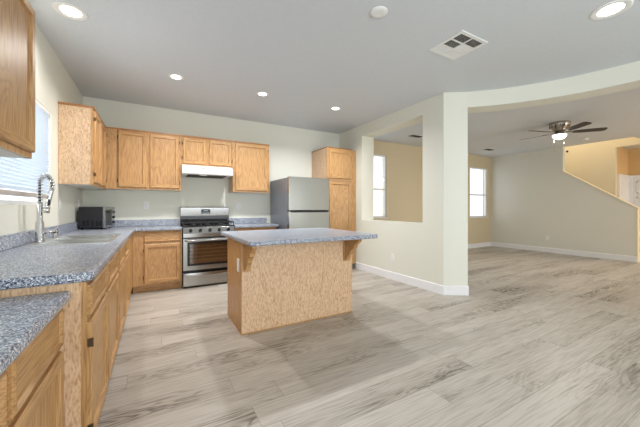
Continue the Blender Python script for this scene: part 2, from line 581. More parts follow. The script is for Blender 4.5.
# living-room right wall with the raking top beside the stairs
m = MB(); m.prism([(YL+.15, 0), (YL+.15, H), (3.45, H), (3.45, 2.095), (2.14, 1.165), (2.14, 0)], XLR, XLR+.12, 'YZ'); struct('wall_living_right', m, WALLG)
m = MB()
e = .02
m.prism([(3.45, 2.095), (2.11, 1.145), (2.11, 1.17), (3.45, 2.122)], XLR-.012, XLR+.132, 'YZ')
m.box(XLR-.004, XLR+.124, 2.118, 2.14, 0, 1.16)
struct('trim_1', m, CREAM)
# stairwell and hall beyond
m = MB()
m.box(10.1, 10.2, 2.75, 5.42, 0, 4.6)           # far side of the stairs
m.box(10.1, 10.2, YN, 2.75, 2.70, 4.6)
m.box(XLR, 10.2, 5.32, 5.42, 0, 4.6)
m.box(XLR+.02, XLR+.12, 2.2, 5.32, H+.1, 4.6)
m.box(XLR+.02, 10.1, 2.1, 2.2, H+.1, 4.6)
m.box(XLR+.02, 10.2, 2.1, 5.42, 4.6, 4.7)
struct('wall_stairwell', m, CREAM)
m = MB()
wall_y(m, 2.75, 2.87, 10.2, 11.12, 0, H, [])
m.box(11.0, 11.12, YN, 2.75, 0, H)
struct('wall_hall', m, flat('golden_wall_paint', srgb(226, 190, 138), .6, bump=.2, bscale=90))

# baseboards
def base_board(name, pts, h=.125, t=.014):
    mb = MB()
    for (ax, ay), (bx_, by) in zip(pts, pts[1:]):
        a = Vector((ax, ay)); b = Vector((bx_, by)); d = (b-a).normalized(); n = Vector((d.y, -d.x))
        q = [a, b, b+n*t, a+n*t]
        tm = bmesh.new()
        A = [tm.verts.new((p.x, p.y, 0)) for p in q]
        B = [tm.verts.new((p.x, p.y, h if i < 2 else h-.008)) for i, p in enumerate(q)]
        tm.faces.new(A[::-1]); tm.faces.new(B)
        for i in range(4): tm.faces.new((A[i], A[(i+1) % 4], B[(i+1) % 4], B[i]))
        bmesh.ops.recalc_face_normals(tm, faces=tm.faces[:]); mb._merge(tm)
    return struct(name, mb, TRIM)
base_board('baseboard_right', [(3.41, 2.628), (3.41, 4.6)][::-1])
base_board('baseboard_end', [(3.405, 2.632), (3.677, 2.454), (3.83, 2.69), (3.69, 2.87)])
base_board('baseboard_living_left', [(3.69, 2.87), (3.69, YL)])
base_board('baseboard_living_back', [(XI, YL), (XLR, YL)])
base_board('baseboard_living_right', [(XLR, YL), (XLR, 2.12)])

# ------------------------------------------------------------------ windows
def window_y(n, x0, x1, z0, z1):
    y = YL+.03
    mb = MB(); w = .035
    mb.box(x0, x0+w, y, y+.05, z0, z1); mb.box(x1-w, x1, y, y+.05, z0, z1)
    mb.box(x0+w, x1-w, y, y+.05, z1-w, z1); mb.box(x0+w, x1-w, y, y+.05, z0, z0+w)
    zm = z0+(z1-z0)*.45
    mb.box(x0+w, x1-w, y, y+.05, zm-.022, zm+.022)
    f = struct(n, mb, TRIM)
    g = MB(); g.box(x0+w, x1-w, y+.02, y+.026, z0+w, z1-w); obj('window_pane', g, GLASS, f)
    s = MB(); s.box(x0-.02, x1+.02, YL-.025, YL+.03, z0-.02, z0, b=.004); obj('window_sill', s, TRIM, f)
    return f
ROOTLOC.update({'window_1': Vector((0, 0, 0)), 'window_2': Vector((0, 0, 0)), 'window_3': Vector((0, 0, 0)), 'door_1': Vector((0, 0, 0)), 'door_2': Vector((0, 0, 0))})
window_y('window_1', *LW[0]); window_y('window_2', *LW[1])
mb = MB(); xx = XL-.11; w = .035
mb.box(xx, xx+.04, WY0, WY0+w, WZ0, WZ1); mb.box(xx, xx+.04, WY1-w, WY1, WZ0, WZ1)
mb.box(xx, xx+.04, WY0+w, WY1-w, WZ1-w, WZ1); mb.box(xx, xx+.04, WY0+w, WY1-w, WZ0, WZ0+w)
mb.box(xx, xx+.04, 2.58, 2.62, WZ0+w, WZ1-w)
f = struct('window_3', mb, TRIM)
g = MB(); g.box(xx+.016, xx+.022, WY0+w, WY1-w, WZ0+w, WZ1-w); obj('window_pane', g, GLASS, f)
# blind
bl = thing('window_blind', (XL-.035, (WY0+WY1)/2, WZ1), 'white horizontal slat blind lowered over the window above the sink', 'blind')
mb = MB(); mb.box(XL-.048, XL-.001, WY0+.01, WY1-.01, WZ1-.035, WZ1-.001, b=.003); obj('headrail', mb, WHITE, bl)
mb = MB(); z = WZ1-.05; zb = 1.305
while z > zb+.012:
    t = bmesh.new()
    q = [(XL-.034, z-.0115), (XL-.022, z+.002), (XL-.012, z+.0125), (XL-.0114, z+.0115), (XL-.021, z+.001), (XL-.0334, z-.0125)]
    A = [t.verts.new((a, WY0+.012, b)) for a, b in q]; B = [t.verts.new((a, WY1-.012, b)) for a, b in q]
    t.faces.new(A); t.faces.new(B[::-1])
    for i in range(6): t.faces.new((A[i], A[(i+1) % 6], B[(i+1) % 6], B[i]))
    bmesh.ops.recalc_face_normals(t, faces=t.faces[:]); mb._merge(t)
    z -= .029
obj('slats', mb, BLIND, bl)
mb = MB(); mb.box(XL-.042, XL-.004, WY0+.012, WY1-.012, 1.268, 1.303, b=.004); obj('bottom_rail', mb, TAN, bl)
for yy in (WY0+.2, (WY0+WY1)/2, WY1-.2):
    mb = MB(); mb.cyl((XL-.0225, yy, 1.30), (XL-.0225, yy, WZ1-.03), .0012, seg=6); obj('cord', mb, WHITE, bl)

# hall doors
def panel_door_x(name, x, y0, y1, z0, z1):
    mb = MB(); mb.box(x-.035, x, y0, y1, z0, z1)
    w = (y1-y0)
    for (a, b) in ((.1, .47), (.53, .9)):
        for (c, d) in ((.06, .36), (.42, .74), (.79, .95)):
            ya, yb_, za, zb_ = y0+w*a, y0+w*b, z0+(z1-z0)*c, z0+(z1-z0)*d
            mb.box(x-.05, x-.035, ya, yb_, za, za+.025); mb.box(x-.05, x-.035, ya, yb_, zb_-.025, zb_)
            mb.box(x-.05, x-.035, ya, ya+.025, za, zb_); mb.box(x-.05, x-.035, yb_-.025, yb_, za, zb_)
            mb.box(x-.040, x-.035, ya+.04, yb_-.04, za+.04, zb_-.04)
    d = struct(name, mb, TRIM)
    k = MB(); k.lathe((x-.1, y0+.07, z0+.95), [(0, -.02), (.02, -.018), (.028, 0), (.02, .018), (.01, .03), (.01, .06)], 16, 'X'); obj('door_knob', k, NICKEL, d)
    f_ = MB(); c = .06
    f_.box(x-.065, x-.002, y0-c, y0, z0, z1+c); f_.box(x-.065, x-.002, y1, y1+c, z0, z1+c); f_.box(x-.065, x-.002, y0, y1, z1, z1+c)
    obj('door_casing', f_, TRIM, d)
    return d
panel_door_x('door_1', 10.998, 1.86, 2.66, 0, 1.97)
mb = MB()
mb.box(10.32, 10.90, 2.72, 2.748, 0, 1.97)
for (c, d) in ((.12, .7), (.85, 1.4), (1.52, 1.85)):
    mb.box(10.40, 10.82, 2.712, 2.72, c, d)
d = struct('door_2', mb, TRIM)
k = MB(); k.box(10.24, 10.32, 2.715, 2.749, 0, 2.04); k.box(10.90, 10.95, 2.715, 2.749, 0, 2.04); k.box(10.32, 10.90, 2.715, 2.749, 1.97, 2.04); obj('door_casing', k, TRIM, d)

# staircase behind the raking wall
st = thing('staircase', (9.64, 2.2, 0), 'carpeted stairs climbing behind the raked living room wall', 'stairs')
for i in range(12):
    mb = MB(); y0 = 2.2+.255*i
    mb.box(XLR+.125, 10.095, y0, min(y0+.255, 5.3), 0 if i < 11 else 0, .18*(i+1), b=.006)
    obj('step', mb, CARPET, st)
mb = MB(); mb.box(XLR+.14, 10.08, 2.185, 2.199, .0, .17); obj('riser_board', mb, TRIM, st)

# ------------------------------------------------------------------ cabinets
def hinge(parent, face, n, u, v, name='hinge'):
    mb = MB()
    if face == 'x': mb.box(n-.016, n+.0025, u-.004, u+.004, v-.018, v+.018, b=.001); mb.cyl((n+.002, u, v-.02), (n+.002, u, v+.02), .003, seg=8)
    else: mb.box(u-.004, u+.004, n-.0025, n+.016, v-.022, v+.022, b=.001); mb.cyl((u, n-.002, v-.018), (u, n-.002, v+.018), .003, seg=8)
    return obj(name, mb, HINGE, parent)

def front(c, face, n, kind, u0, u1, v0, v1, hside=None):
    H_ = OAKY if face == 'x' else OAKX
    mb = MB()
    if kind == 'door':
        mb.door(face, n, u0, u1, v0, v1)
        d = obj('door', mb, [OAKV, H_], c)
        if hside:
            hu = u0-.004 if hside == 'lo' else u1+.004
            for v in (v0+.09, v1-.09): hinge(d, face, n, hu, v)
    else:
        mb.door(face, n, u0, u1, v0, v1, st=.012)
        for f in mb.bm.faces: f.material_index = 0
        d = obj('drawer', mb, [H_], c)
    return d

def carcass_box(c, x0, x1, y0, y1, z0, z1, mat=PANEL, under=None):
    mb = MB(); mb.box(x0, x1, y0, y1, z0, z1)
    if under:
        for f in mb.bm.faces:
            if f.calc_center_median().z < z0+1e-4: f.material_index = 1
    return obj('carcass', mb, [mat, under or mat], c)

def frame_x(c, n, u0, u1, v0, v1, bars_u=(), bars_v=(), w=.035, t=.02):
    mb = MB()
    mb.box(n-t, n, u0, u0+w, v0, v1); mb.box(n-t, n, u1-w, u1, v0, v1)
    for u in bars_u: mb.box(n-t, n, u-w/2, u+w/2, v0, v1)
    mb2 = []
    for v in [v0+w/2, v1-w/2]+list(bars_v): mb.box(n-t+.0004, n-.0004, u0+.001, u1-.001, v-w/2, v+w/2)
    return obj('face_frame', mb, OAKV, c)
def frame_y(c, n, u0, u1, v0, v1, bars_u=(), bars_v=(), w=.035, t=.02):
    mb = MB()
    mb.box(u0, u0+w, n, n+t, v0, v1); mb.box(u1-w, u1, n, n+t, v0, v1)
    for u in bars_u: mb.box(u-w/2, u+w/2, n, n+t, v0, v1)
    for v in [v0+w/2, v1-w/2]+list(bars_v): mb.box(u0+.001, u1-.001, n+.0004, n+t-.0004, v-w/2, v+w/2)
    return obj('face_frame', mb, OAKV, c)

CT, CB = .90, .857                 # worktop top and underside
FX = -.258                         # frame face of the left run
def base_left(name, ya, yb, label, splits, end=False, blank=False, hollow=False):
    c = thing(name, (XL+.3, (ya+yb)/2, 0), label, 'cabinet')
    if hollow:
        mb = MB(); a_, b_, z_ = XL+.004, FX-.02, CB-.001
        mb.box(a_, b_, ya, ya+.016, .10, z_); mb.box(a_, b_, yb-.016, yb, .10, z_); mb.box(a_, b_, ya+.016, yb-.016, .10, .116); mb.box(a_, a_+.006, ya+.016, yb-.016, .116, z_)
        obj('carcass', mb, PANEL, c)
    else:
        carcass_box(c, XL+.004, FX-.02, ya, yb, .10, CB-.001)
    frame_x(c, FX, ya, yb, .10, CB-.001, bars_v=() if blank else (.69,))
    mb = MB(); mb.box(XL+.02, FX-.075, ya+(0 if not end else .002), yb, 0, .10); obj('toe_kick', mb, OAKY, c)
    for i, (a, b) in enumerate(splits):
        front(c, 'x', FX+.019, 'drawer', a, b, .705, .840)
        front(c, 'x', FX+.019, 'door', a, b, .115, .675, 'lo' if end else None)
    return c
base_left('base_cabinet', 1.618, 2.17, 'oak base cabinet at the near end of the sink worktop, one drawer above one door', [(1.627, 2.14)], end=True)
base_left('base_cabinet', 2.172, 2.80, 'second oak base cabinet along the sink worktop, just before the sink unit', [(2.20, 2.77)])
base_left('base_cabinet', 2.802, 3.90, 'oak double-door sink base cabinet under the steel sink', [(2.83, 3.32), (3.35, 3.87)], hollow=True)
c = thing('base_cabinet', (XL+.3, 4.3, 0), 'plain oak corner cabinet between the sink unit and the back wall', 'cabinet')
carcass_box(c, XL+.004, FX-.02, 3.902, YB-.004, .10, CB-.001)
mb = MB(); mb.box(FX-.02, FX, 3.902, 4.715, .10, CB-.04); obj('face_frame', mb, OAKV, c)
mb = MB(); mb.box(XL+.02, FX-.075, 3.902, YB-.01, 0, .10); obj('toe_kick', mb, OAKY, c)
mb = MB(); mb.box(FX-.05, FX-.012, 3.95, 4.70, CB-.038, CB-.002); obj('shade_strip', mb, DARKGAP, c)  # solid dark strip standing in for the shade under the worktop
FY = 4.715
def base_back(ya_x, xb, label, a, b, fill=0, dr=True):
    c = thing('base_cabinet', ((ya_x+xb)/2, YB-.3, 0), label, 'cabinet')
    carcass_box(c, ya_x, xb, FY+.02, YB-.004, .10, CB-.001)
    mb = frame_y(c, FY, ya_x, xb, .10, CB-.001, bars_v=(.69,))
    if fill:
        mb = MB(); mb.box(ya_x+.004, ya_x+fill, FY-.003, FY+.012, .101, CB-.002); obj('filler_stile', mb, OAKV, c)
    mb = MB(); mb.box(ya_x, xb, FY+.06, YB-.01, 0, .10); obj('toe_kick', mb, OAKX, c)
    front(c, '-y', FY-.019, 'drawer', a, b, .705, .840)
    front(c, '-y', FY-.019, 'door', a, b, .125, .675, 'lo')
    return c
base_back(FX+.001, .350, 'oak base cabinet left of the range, one drawer over one door', -.125, .33, fill=.13)
base_back(1.118, 1.80, 'oak base cabinet between the range and the refrigerator', 1.15, 1.77)

# desk-height run nearest the camera
DX = -.35; DT = .828
def desk_unit(ya, yb, label):
    c = thing('desk_cabinet', (XL+.27, (ya+yb)/2, 0), label, 'cabinet')
    carcass_box(c, XL+.004, DX-.02, ya, yb, .09, DT-.042)
    frame_x(c, DX, ya, yb, .09, DT-.042, bars_v=(.588,))
    mb = MB(); mb.box(XL+.02, DX-.075, ya, yb, 0, .09); obj('toe_kick', mb, OAKY, c)
    front(c, 'x', DX+.019, 'drawer', ya+.035, yb-.008, .602, .762)
    front(c, 'x', DX+.019, 'door', ya+.035, yb-.008, .105, .575)
desk_unit(1.075, 1.615, 'low oak desk cabinet butting against the end of the higher sink run')
desk_unit(.55, 1.073, 'low oak desk cabinet at the very bottom left corner of the photo')

# worktops
def arc(cx, cy, r, a0, a1, n=6):
    return [(cx+r*math.cos(R(a0+(a1-a0)*i/n)), cy+r*math.sin(R(a0+(a1-a0)*i/n))) for i in range(n+1)]
EX = -.232; EY = 4.675; SY = 1.60
r = .05
poly = [(XL+.003, SY)] + arc(EX-r, SY+r, r, -90, 0) + [(EX, EY-.02)] + [(EX+.02, EY), (.352, EY), (.352, YB-.003), (XL+.003, YB-.003)]
SK = (-.83, -.305, 2.85, 3.70)
m = MB(); m.prism(poly, CB, CT, b=.012, seg=3)
ct = obj('worktop', m, LAM, base=(-.5, 3.2, CB))
cut(ct, [(SK[0]+.02, SK[1]-.02, SK[2]+.02, SK[3]-.02, CB-.1, CT+.1)])
tag(ct, 'grey speckled laminate worktop running from the sink around to the range', 'worktop')
m = MB(); m.box(XL+.003, XL+.022, SY+.02, YB-.003, CT+.001, CT+.10, b=.004)
o = obj('backsplash', m, LAM, base=(XL+.01, 3.4, CT)); tag(o, 'low speckled laminate backsplash lip under the window behind the sink', 'backsplash')
m = MB(); m.box(XL+.023, .348, YB-.022, YB-.003, CT+.001, CT+.10, b=.004)
o = obj('backsplash', m, LAM, base=(-.2, YB-.01, CT)); tag(o, 'speckled laminate backsplash lip on the back wall left of the range', 'backsplash')
m = MB(); m.prism([(1.115, EY), (1.84, EY), (1.84, YB-.003), (1.115, YB-.003)], CB, CT, b=.010, seg=2)
o = obj('worktop', m, LAM, base=(1.5, 4.95, CB)); tag(o, 'short speckled worktop between the range and the refrigerator', 'worktop')
m = MB(); m.box(1.12, 1.80, YB-.022, YB-.003, CT+.001, CT+.10, b=.004)
o = obj('backsplash', m, LAM, base=(1.5, YB-.01, CT)); tag(o, 'short speckled backsplash lip right of the range', 'backsplash')
m = MB(); r = .05
m.prism([(XL+.003, .55), (-.308, .55)] + arc(-.308-.02, 1.615-.02, .02, 0, 90) + [(XL+.003, 1.615)], DT-.04, DT, b=.010, seg=3)
o = obj('desk_worktop', m, LAM, base=(-.6, 1.1, DT-.04)); tag(o, 'lower speckled desk worktop in the near left foreground', 'worktop')

# upper cabinets
UB, UT = 1.43, 2.275
c = thing('upper_cabinet', (XL+.15, 1.8, 1.455), 'oak wall cabinet cropped by the upper left edge, left of the sink window', 'cabinet')
carcass_box(c, XL+.003, -.598, 1.48, 2.15, 1.445, 2.27, OAKV, INNER)
frame_x(c, -.578, 1.48, 2.15, 1.445, 2.27)
front(c, 'x', -.559, 'door', 1.515, 2.142, 1.475, 2.245)
c = thing('upper_cabinet', (XL+.15, 4.5, UB), 'oak wall cabinet with a broad bare end panel, right of the sink window', 'cabinet')
carcass_box(c, XL+.003, -.600, 3.975, YB-.003, UB, UT, PANEL, INNER)
frame_x(c, -.580, 3.975, 4.868, UB, UT, bars_u=(4.43,))
mb = MB(); mb.box(XL+.003, -.574, 3.968, 3.975, UT-.018, UT+.004); mb.box(-.579, -.572, 3.975, 4.868, UT-.016, UT+.004); obj('top_moulding', mb, MOULD, c)
front(c, 'x', -.561, 'door', 4.005, 4.41, UB+.025, UT-.035, 'lo')
front(c, 'x', -.561, 'door', 4.45, 4.83, UB+.025, UT-.035, 'hi')
UY = 4.885
def upper_back(x0, x1, z0, z1, doors, label, hs):
    c = thing('upper_cabinet', ((x0+x1)/2, YB-.15, z0), label, 'cabinet')
    carcass_box(c, x0, x1, UY+.02, YB-.003, z0, z1, PANEL, INNER)
    frame_y(c, UY, x0, x1, z0, z1, bars_u=[(doors[i][1]+doors[i+1][0])/2 for i in range(len(doors)-1)])
    mb = MB(); mb.box(x0, x1, UY-.007, UY-.001, z1-.016, z1+.004); obj('top_moulding', mb, MOULD, c)
    for (a, b), h_ in zip(doors, hs): front(c, '-y', UY-.019, 'door', a, b, z0+.025, z1-.03, h_)
    return c
c = upper_back(-.578, .352, UB+.01, UT, [(-.435, -.092), (-.058, .328)], 'two-door oak wall cabinet on the back wall above the toaster oven corner', ('lo', 'hi'))
mb = MB(); mb.box(-.575, -.45, UY-.004, UY+.012, UB+.012, UT-.002); obj('filler_stile', mb, OAKV, c)
upper_back(.354, 1.122, 1.825, UT, [(.372, .715), (.752, 1.100)], 'short two-door oak wall cabinet above the range hood', ('lo', 'hi'))
upper_back(1.124, 1.745, UB+.01, UT, [(1.155, 1.715)], 'single-door oak wall cabinet between the hood and the refrigerator', ('hi',))

# pantry
c = thing('pantry_cabinet', (3.09, 4.9, 0), 'tall narrow oak pantry cabinet between the refrigerator and the right wall', 'cabinet')
PX0, PX1, PYF = 2.75, 3.315, 4.60
carcass_box(c, PX0, PX1, PYF+.02, YB-.004, .10, 2.285)
frame_y(c, PYF, PX0, PX1, .10, 2.285, bars_v=(1.70,))
front(c, '-y', PYF-.019, 'door', PX0+.04, PX1-.04, 1.725, 2.25)
front(c, '-y', PYF-.019, 'door', PX0+.04, PX1-.04, .14, 1.665)
mb = MB(); mb.box(PX0, PX1, PYF+.06, YB-.01, 0, .10); obj('toe_kick', mb, OAKX, c)
mb = MB(); mb.box(PX0-.006, PX1+.006, PYF-.008, YB-.003, 2.285, 2.297); obj('top_moulding', mb, MOULD, c)
mb = MB(); mb.box(PX1, 3.405, PYF+.003, PYF+.02, .10, 2.28); obj('filler_stile', mb, OAKV, c)

# ------------------------------------------------------------------ hood
hd = thing('range_hood', (.74, 4.95, 1.68), 'slim white under-cabinet range hood above the stove', 'range hood')
m = MB(); m.prism([(YB-.003, 1.822), (4.80, 1.822), (4.735, 1.79), (4.72, 1.70), (4.73, 1.682), (YB-.003, 1.682)], .356, 1.085, 'YZ', b=.004)
obj('hood_body', m, WMETAL, hd)
m = MB(); m.box(.44, 1.0, 4.80, 5.14, 1.672, 1.681)
for i in range(14): m.box(.45+.04*i, .458+.04*i, 4.81, 5.13, 1.668, 1.672)
obj('grease_filter', m, VENTD, hd)
m = MB()
for i in range(10): m.box(.62+.022*i, .634+.022*i, 4.730, 4.7355, 1.768, 1.778)
obj('vent_slots', m, DARKGAP, hd)
m = MB(); m.box(.60, .70, 4.74, 4.79, 1.668, 1.681, b=.003); obj('hood_lamp', m, WHITE, hd)

# ------------------------------------------------------------------ range
rg = thing('gas_range', (.762, 4.93, 0), 'freestanding stainless steel gas range with black cooktop', 'stove')
x0, x1, yf = .356, 1.110, 4.665
m = MB(); m.box(x0, x1, yf+.045, YB-.02, .03, .89, b=.004); obj('body', m, BLACK, rg)
for fx in (x0+.04, x1-.04):
    m = MB(); m.cyl((fx, yf+.1, 0), (fx, yf+.1, .03), .015, seg=12); obj('foot', m, BLACK, rg)
# oven door: frame, window, handle
m = MB(); a, b, zl, zh = x0+.008, x1-.008, .262, .722
wx0, wx1, wz0, wz1 = a+.085, b-.085, .355, .645
m.box(a, wx0, yf, yf+.044, zl, zh); m.box(wx1, b, yf, yf+.044, zl, zh); m.box(wx0, wx1, yf, yf+.044, zl, wz0); m.box(wx0, wx1, yf, yf+.044, wz1, zh)
dr = obj('oven_door', m, STEEL, rg)
m = MB(); e = .03
m.box(wx0-e, wx0, yf-.004, yf-.0005, wz0-e, wz1+e); m.box(wx1, wx1+e, yf-.004, yf-.0005, wz0-e, wz1+e); m.box(wx0, wx1, yf-.004, yf-.0005, wz0-e, wz0); m.box(wx0, wx1, yf-.004, yf-.0005, wz1, wz1+e)
obj('window_surround', m, BLACK, dr)
m = MB(); m.box(wx0, wx1, yf+.004, yf+.008, wz0, wz1); obj('oven_window', m, OVGLASS, dr)
m = MB(); m.box(wx0, wx1, yf+.036, yf+.043, wz0, wz1); obj('oven_cavity', m, OVEN, dr)
m = MB()
for zz in (.40, .455, .51, .565, .61):
    m.cyl((wx0, yf+.018, zz), (wx1, yf+.018, zz), .0035, seg=8)
for i in range(15): m.cyl((wx0+.02+i*.038, yf+.024, wz0), (wx0+.02+i*.038, yf+.024, wz1), .0018, seg=6)
obj('oven_racks', m, WIRE, dr)
m = MB(); m.tube([(a+.03, yf, .70), (a+.035, yf-.04, .70), (a+.06, yf-.05, .70), (b-.06, yf-.05, .70), (b-.035, yf-.04, .70), (b-.03, yf, .70)], .013); obj('oven_handle', m, STEEL, dr)
# drawer
m = MB(); m.box(a, b, yf, yf+.044, .028, .225, b=.004)
dw = obj('storage_drawer', m, STEEL, rg)
pts = []
m = MB()
prof = [(yf, .226), (yf-.028, .222), (yf-.034, .205), (yf-.028, .192), (yf, .188)]
t = bmesh.new(); n = 24; rr = []
for i in range(n+1):
    u = i/n; xx = a+.01+(b-a-.02)*u; sag = -.028*(1-(2*u-1)**2)
    rr.append([t.verts.new((xx, y_, z_+(sag if k >= 2 else 0))) for k, (y_, z_) in enumerate(prof)])
for A, B in zip(rr, rr[1:]):
    for k in range(4): t.faces.new((A[k], A[k+1], B[k+1], B[k]))
t.faces.new(rr[0]); t.faces.new(rr[-1][::-1]); bmesh.ops.recalc_face_normals(t, faces=t.faces[:]); m._merge(t)
obj('drawer_pull', m, STEEL, dw)
# control panel with knobs
m = MB(); m.prism([(yf-.004, .742), (yf-.004, .80), (yf+.03, .888), (yf+.046, .888), (yf+.046, .742)], a, b, 'YZ', b=.003); cp = obj('control_panel', m, STEEL, rg)
nrm = Vector((0, -.88, .034*10/1)).normalized()
for i in range(5):
    xx = a+.10+i*(b-a-.2)/4
    m = MB(); p = Vector((xx, yf+.010, .842)); dn = Vector((0, -.93, .36)).normalized()
    m.cyl(p, p+dn*.030, .024, .020, 20)
    m.box(p.x-.003, p.x+.003, p.y-.036, p.y-.028, p.z+.0, p.z+.026)
    kn = obj('knob', m, BLACK, cp)
# cooktop, burners, grates
m = MB(); m.box(x0, x1, yf+.03, YB-.10, .8905, .905, b=.005); obj('cooktop', m, BLACK, rg)
for (bx_, by_) in ((.52, 4.83), (.52, 5.01), (.733, 4.92), (.945, 4.83), (.945, 5.01)):
    m = MB(); m.lathe((bx_, by_, .9055), [(0, .022), (.03, .022), (.034, .016), (.034, .010), (.045, .010), (.048, 0), (0, 0)], 20); obj('burner', m, IRON, rg)
for gx0, gx1 in ((.366, .606), (.611, .850), (.855, 1.10)):
    m = MB(); z0, z1 = .945, .962; ya, yb = 4.70, 5.085
    m.box(gx0, gx1, ya, ya+.012, z0, z1); m.box(gx0, gx1, yb-.012, yb, z0, z1); m.box(gx0, gx0+.012, ya, yb, z0, z1); m.box(gx1-.012, gx1, ya, yb, z0, z1)
    gm = (gx0+gx1)/2
    m.box(gm-.005, gm+.005, ya, yb, z0, z1+.004)
    for yy in (4.83, 4.92, 5.01): m.box(gx0, gx1, yy-.005, yy+.005, z0, z1+.004)
    for (u, v) in ((gx0, ya), (gx1-.012, ya), (gx0, yb-.012), (gx1-.012, yb-.012)): m.box(u, u+.012, v, v+.012, .905, z0)
    obj('grate', m, IRON, rg)
# backguard
m = MB(); m.prism([(YB-.02, .90), (YB-.02, 1.195), (YB-.075, 1.195), (YB-.095, 1.18), (YB-.085, 1.03), (YB-.06, .90)], x0, x1, 'YZ', b=.006)
bgd = obj('backguard', m, STEEL, rg)
m = MB(); m.box(x0+.004, x1-.004, YB-.0975, YB-.086, .995, 1.05, b=.002); obj('vent_strip', m, BLACK, bgd)
m = MB(); m.box(.665, .805, YB-.1, YB-.085, 1.085, 1.155, b=.003); dp = obj('display', m, DISP, bgd)
m = MB()
for i in range(5): m.box(.677+.024*i, .692+.024*i, YB-.1015, YB-.1, 1.095, 1.103)
for i in range(4): m.box(.702+.017*i, .713+.017*i, YB-.1015, YB-.1, 1.122, 1.140)
obj('display_marks', m, flat('display_marks', srgb(150, 165, 175), .4), dp)

# ------------------------------------------------------------------ refrigerator
fg = thing('refrigerator', (2.29, 4.8, 0), 'stainless steel top-freezer refrigerator with grey side', 'refrigerator')
fx0, fx1, fyf = 1.872, 2.632, 4.32
m = MB(); m.box(fx0, fx1, fyf+.075, YB-.02, .03, 1.672, b=.006); obj('cabinet_body', m, SSIDE, fg)
m = MB(); m.box(fx0+.02, fx1-.02, fyf+.09, YB-.1, 0, .03); obj('base_grille', m, BLACK, fg)
m = MB(); m.box(fx0, fx1, fyf, fyf+.07, 1.134, 1.682, b=.008, seg=2); fd = obj('freezer_door', m, BRUSH, fg)
m = MB(); m.box(fx0, fx1, fyf, fyf+.07, .06, 1.122, b=.008, seg=2); fr_ = obj('fridge_door', m, BRUSH, fg)
def pull(z, parent, s):
    m = MB(); y = fyf-.038
    m.prism([(fx0+.03, fyf-.001), (fx0+.10, y), (fx1-.10, y), (fx1-.03, fyf-.001), (fx1-.06, fyf-.001), (fx1-.12, y+.014), (fx0+.12, y+.014), (fx0+.06, fyf-.001)], z-.009, z+.009, b=.003)
    return obj('handle', m, BLKPL, parent)
pull(1.112, fr_, 1)
m = MB(); m.box(fx0+.005, fx1-.005, fyf+.012, fyf+.072, 1.1225, 1.1335); obj('door_gasket', m, BLACK, fg)

# ------------------------------------------------------------------ island
isl = thing('kitchen_island', (1.33, 3.03, 0), 'free-standing oak kitchen island with a flat veneered back panel', 'kitchen island')
ix0, ix1, iy0, iy1 = .705, 1.95, 2.714, 3.345
m = MB(); m.box(ix0+.012, ix1-.012, iy0+.006, iy1-.02, .0, .862); obj('carcass', m, OAKV, isl)
m = MB(); m.box(ix0, ix1, iy0, iy0+.0058, .0, .862); m.box(ix0-.003, ix0+.008, iy0-.003, iy0, 0, .862); m.box(ix1-.008, ix1+.003, iy0-.003, iy0, 0, .862); obj('back_panel', m, PANEL, isl)
m = MB(); m.box(ix0, ix0+.0118, iy0+.006, iy1-.02, .0, .862); obj('side_panel', m, OAKV, isl)
m = MB(); m.box(ix1-.0118, ix1, iy0+.006, iy1-.02, .0, .862); obj('side_panel', m, OAKV, isl)
m = MB(); m.box(ix0-.005, ix0-.0003, iy0, iy1-.07, .0, .022); m.box(ix0-.004, ix1, iy0-.008, iy0-.0035, 0, .012); obj('base_trim', m, OAKY, isl)
m = MB(); m.box(ix0+.012, ix1-.012, iy1-.0198, iy1, .10, .862); obj('face_frame', m, OAKV, isl)
def mir(mb): return mb
for (a, b) in ((.73, 1.32), (1.34, 1.92)):
    m = MB(); m.box(a, b, iy1+.0002, iy1+.019, .70, .835, b=.004); obj('drawer', m, OAKX, isl)
    m = MB(); m.box(a, b, iy1+.0002, iy1+.019, .12, .67, b=.004); obj('door', m, OAKV, isl)
# corbels
cpoly = [(iy0-.0035, .862), (iy0-.255, .862), (iy0-.258, .835), (iy0-.240, .812), (iy0-.205, .795), (iy0-.185, .770), (iy0-.180, .748), (iy0-.160, .738), (iy0-.135, .728), (iy0-.118, .705), (iy0-.112, .680), (iy0-.092, .668), (iy0-.070, .655), (iy0-.055, .630), (iy0-.052, .612), (iy0-.03, .602), (iy0-.0035, .60)]
for cx in (.748, 1.872):
    m = MB(); m.prism(cpoly, cx-.022, cx+.022, 'YZ', b=.002); cb = obj('corbel', m, OAKV, isl)
    m = MB(); m.box(cx-.038, cx+.038, iy0-.0155, iy0-.0036, .585, .861); m.box(cx-.038, cx+.038, iy0-.25, iy0-.016, .850, .8615); obj('corbel_plate', m, OAKV, cb)
# outlet on the island side
m = MB(); m.box(ix0-.0075, ix0-.0005, 2.80, 2.875, .565, .69, b=.002); op = obj('outlet_plate', m, WHITE, isl)
r = .06
m = MB()
tx0, tx1, ty0, ty1 = .668, 2.045, 2.34, 3.53
m.prism(arc(tx0+.03, ty0+.03, .03, 180, 270) + arc(tx1-r, ty0+r, r, -90, 0) + arc(tx1-.03, ty1-.03, .03, 0, 90) + arc(tx0+.03, ty1-.03, .03, 90, 180), .863, .904, b=.012, seg=3)
o = obj('island_worktop', m, LAM, base=(1.33, 2.95, .863)); tag(o, 'speckled grey laminate top overhanging the kitchen island', 'worktop')

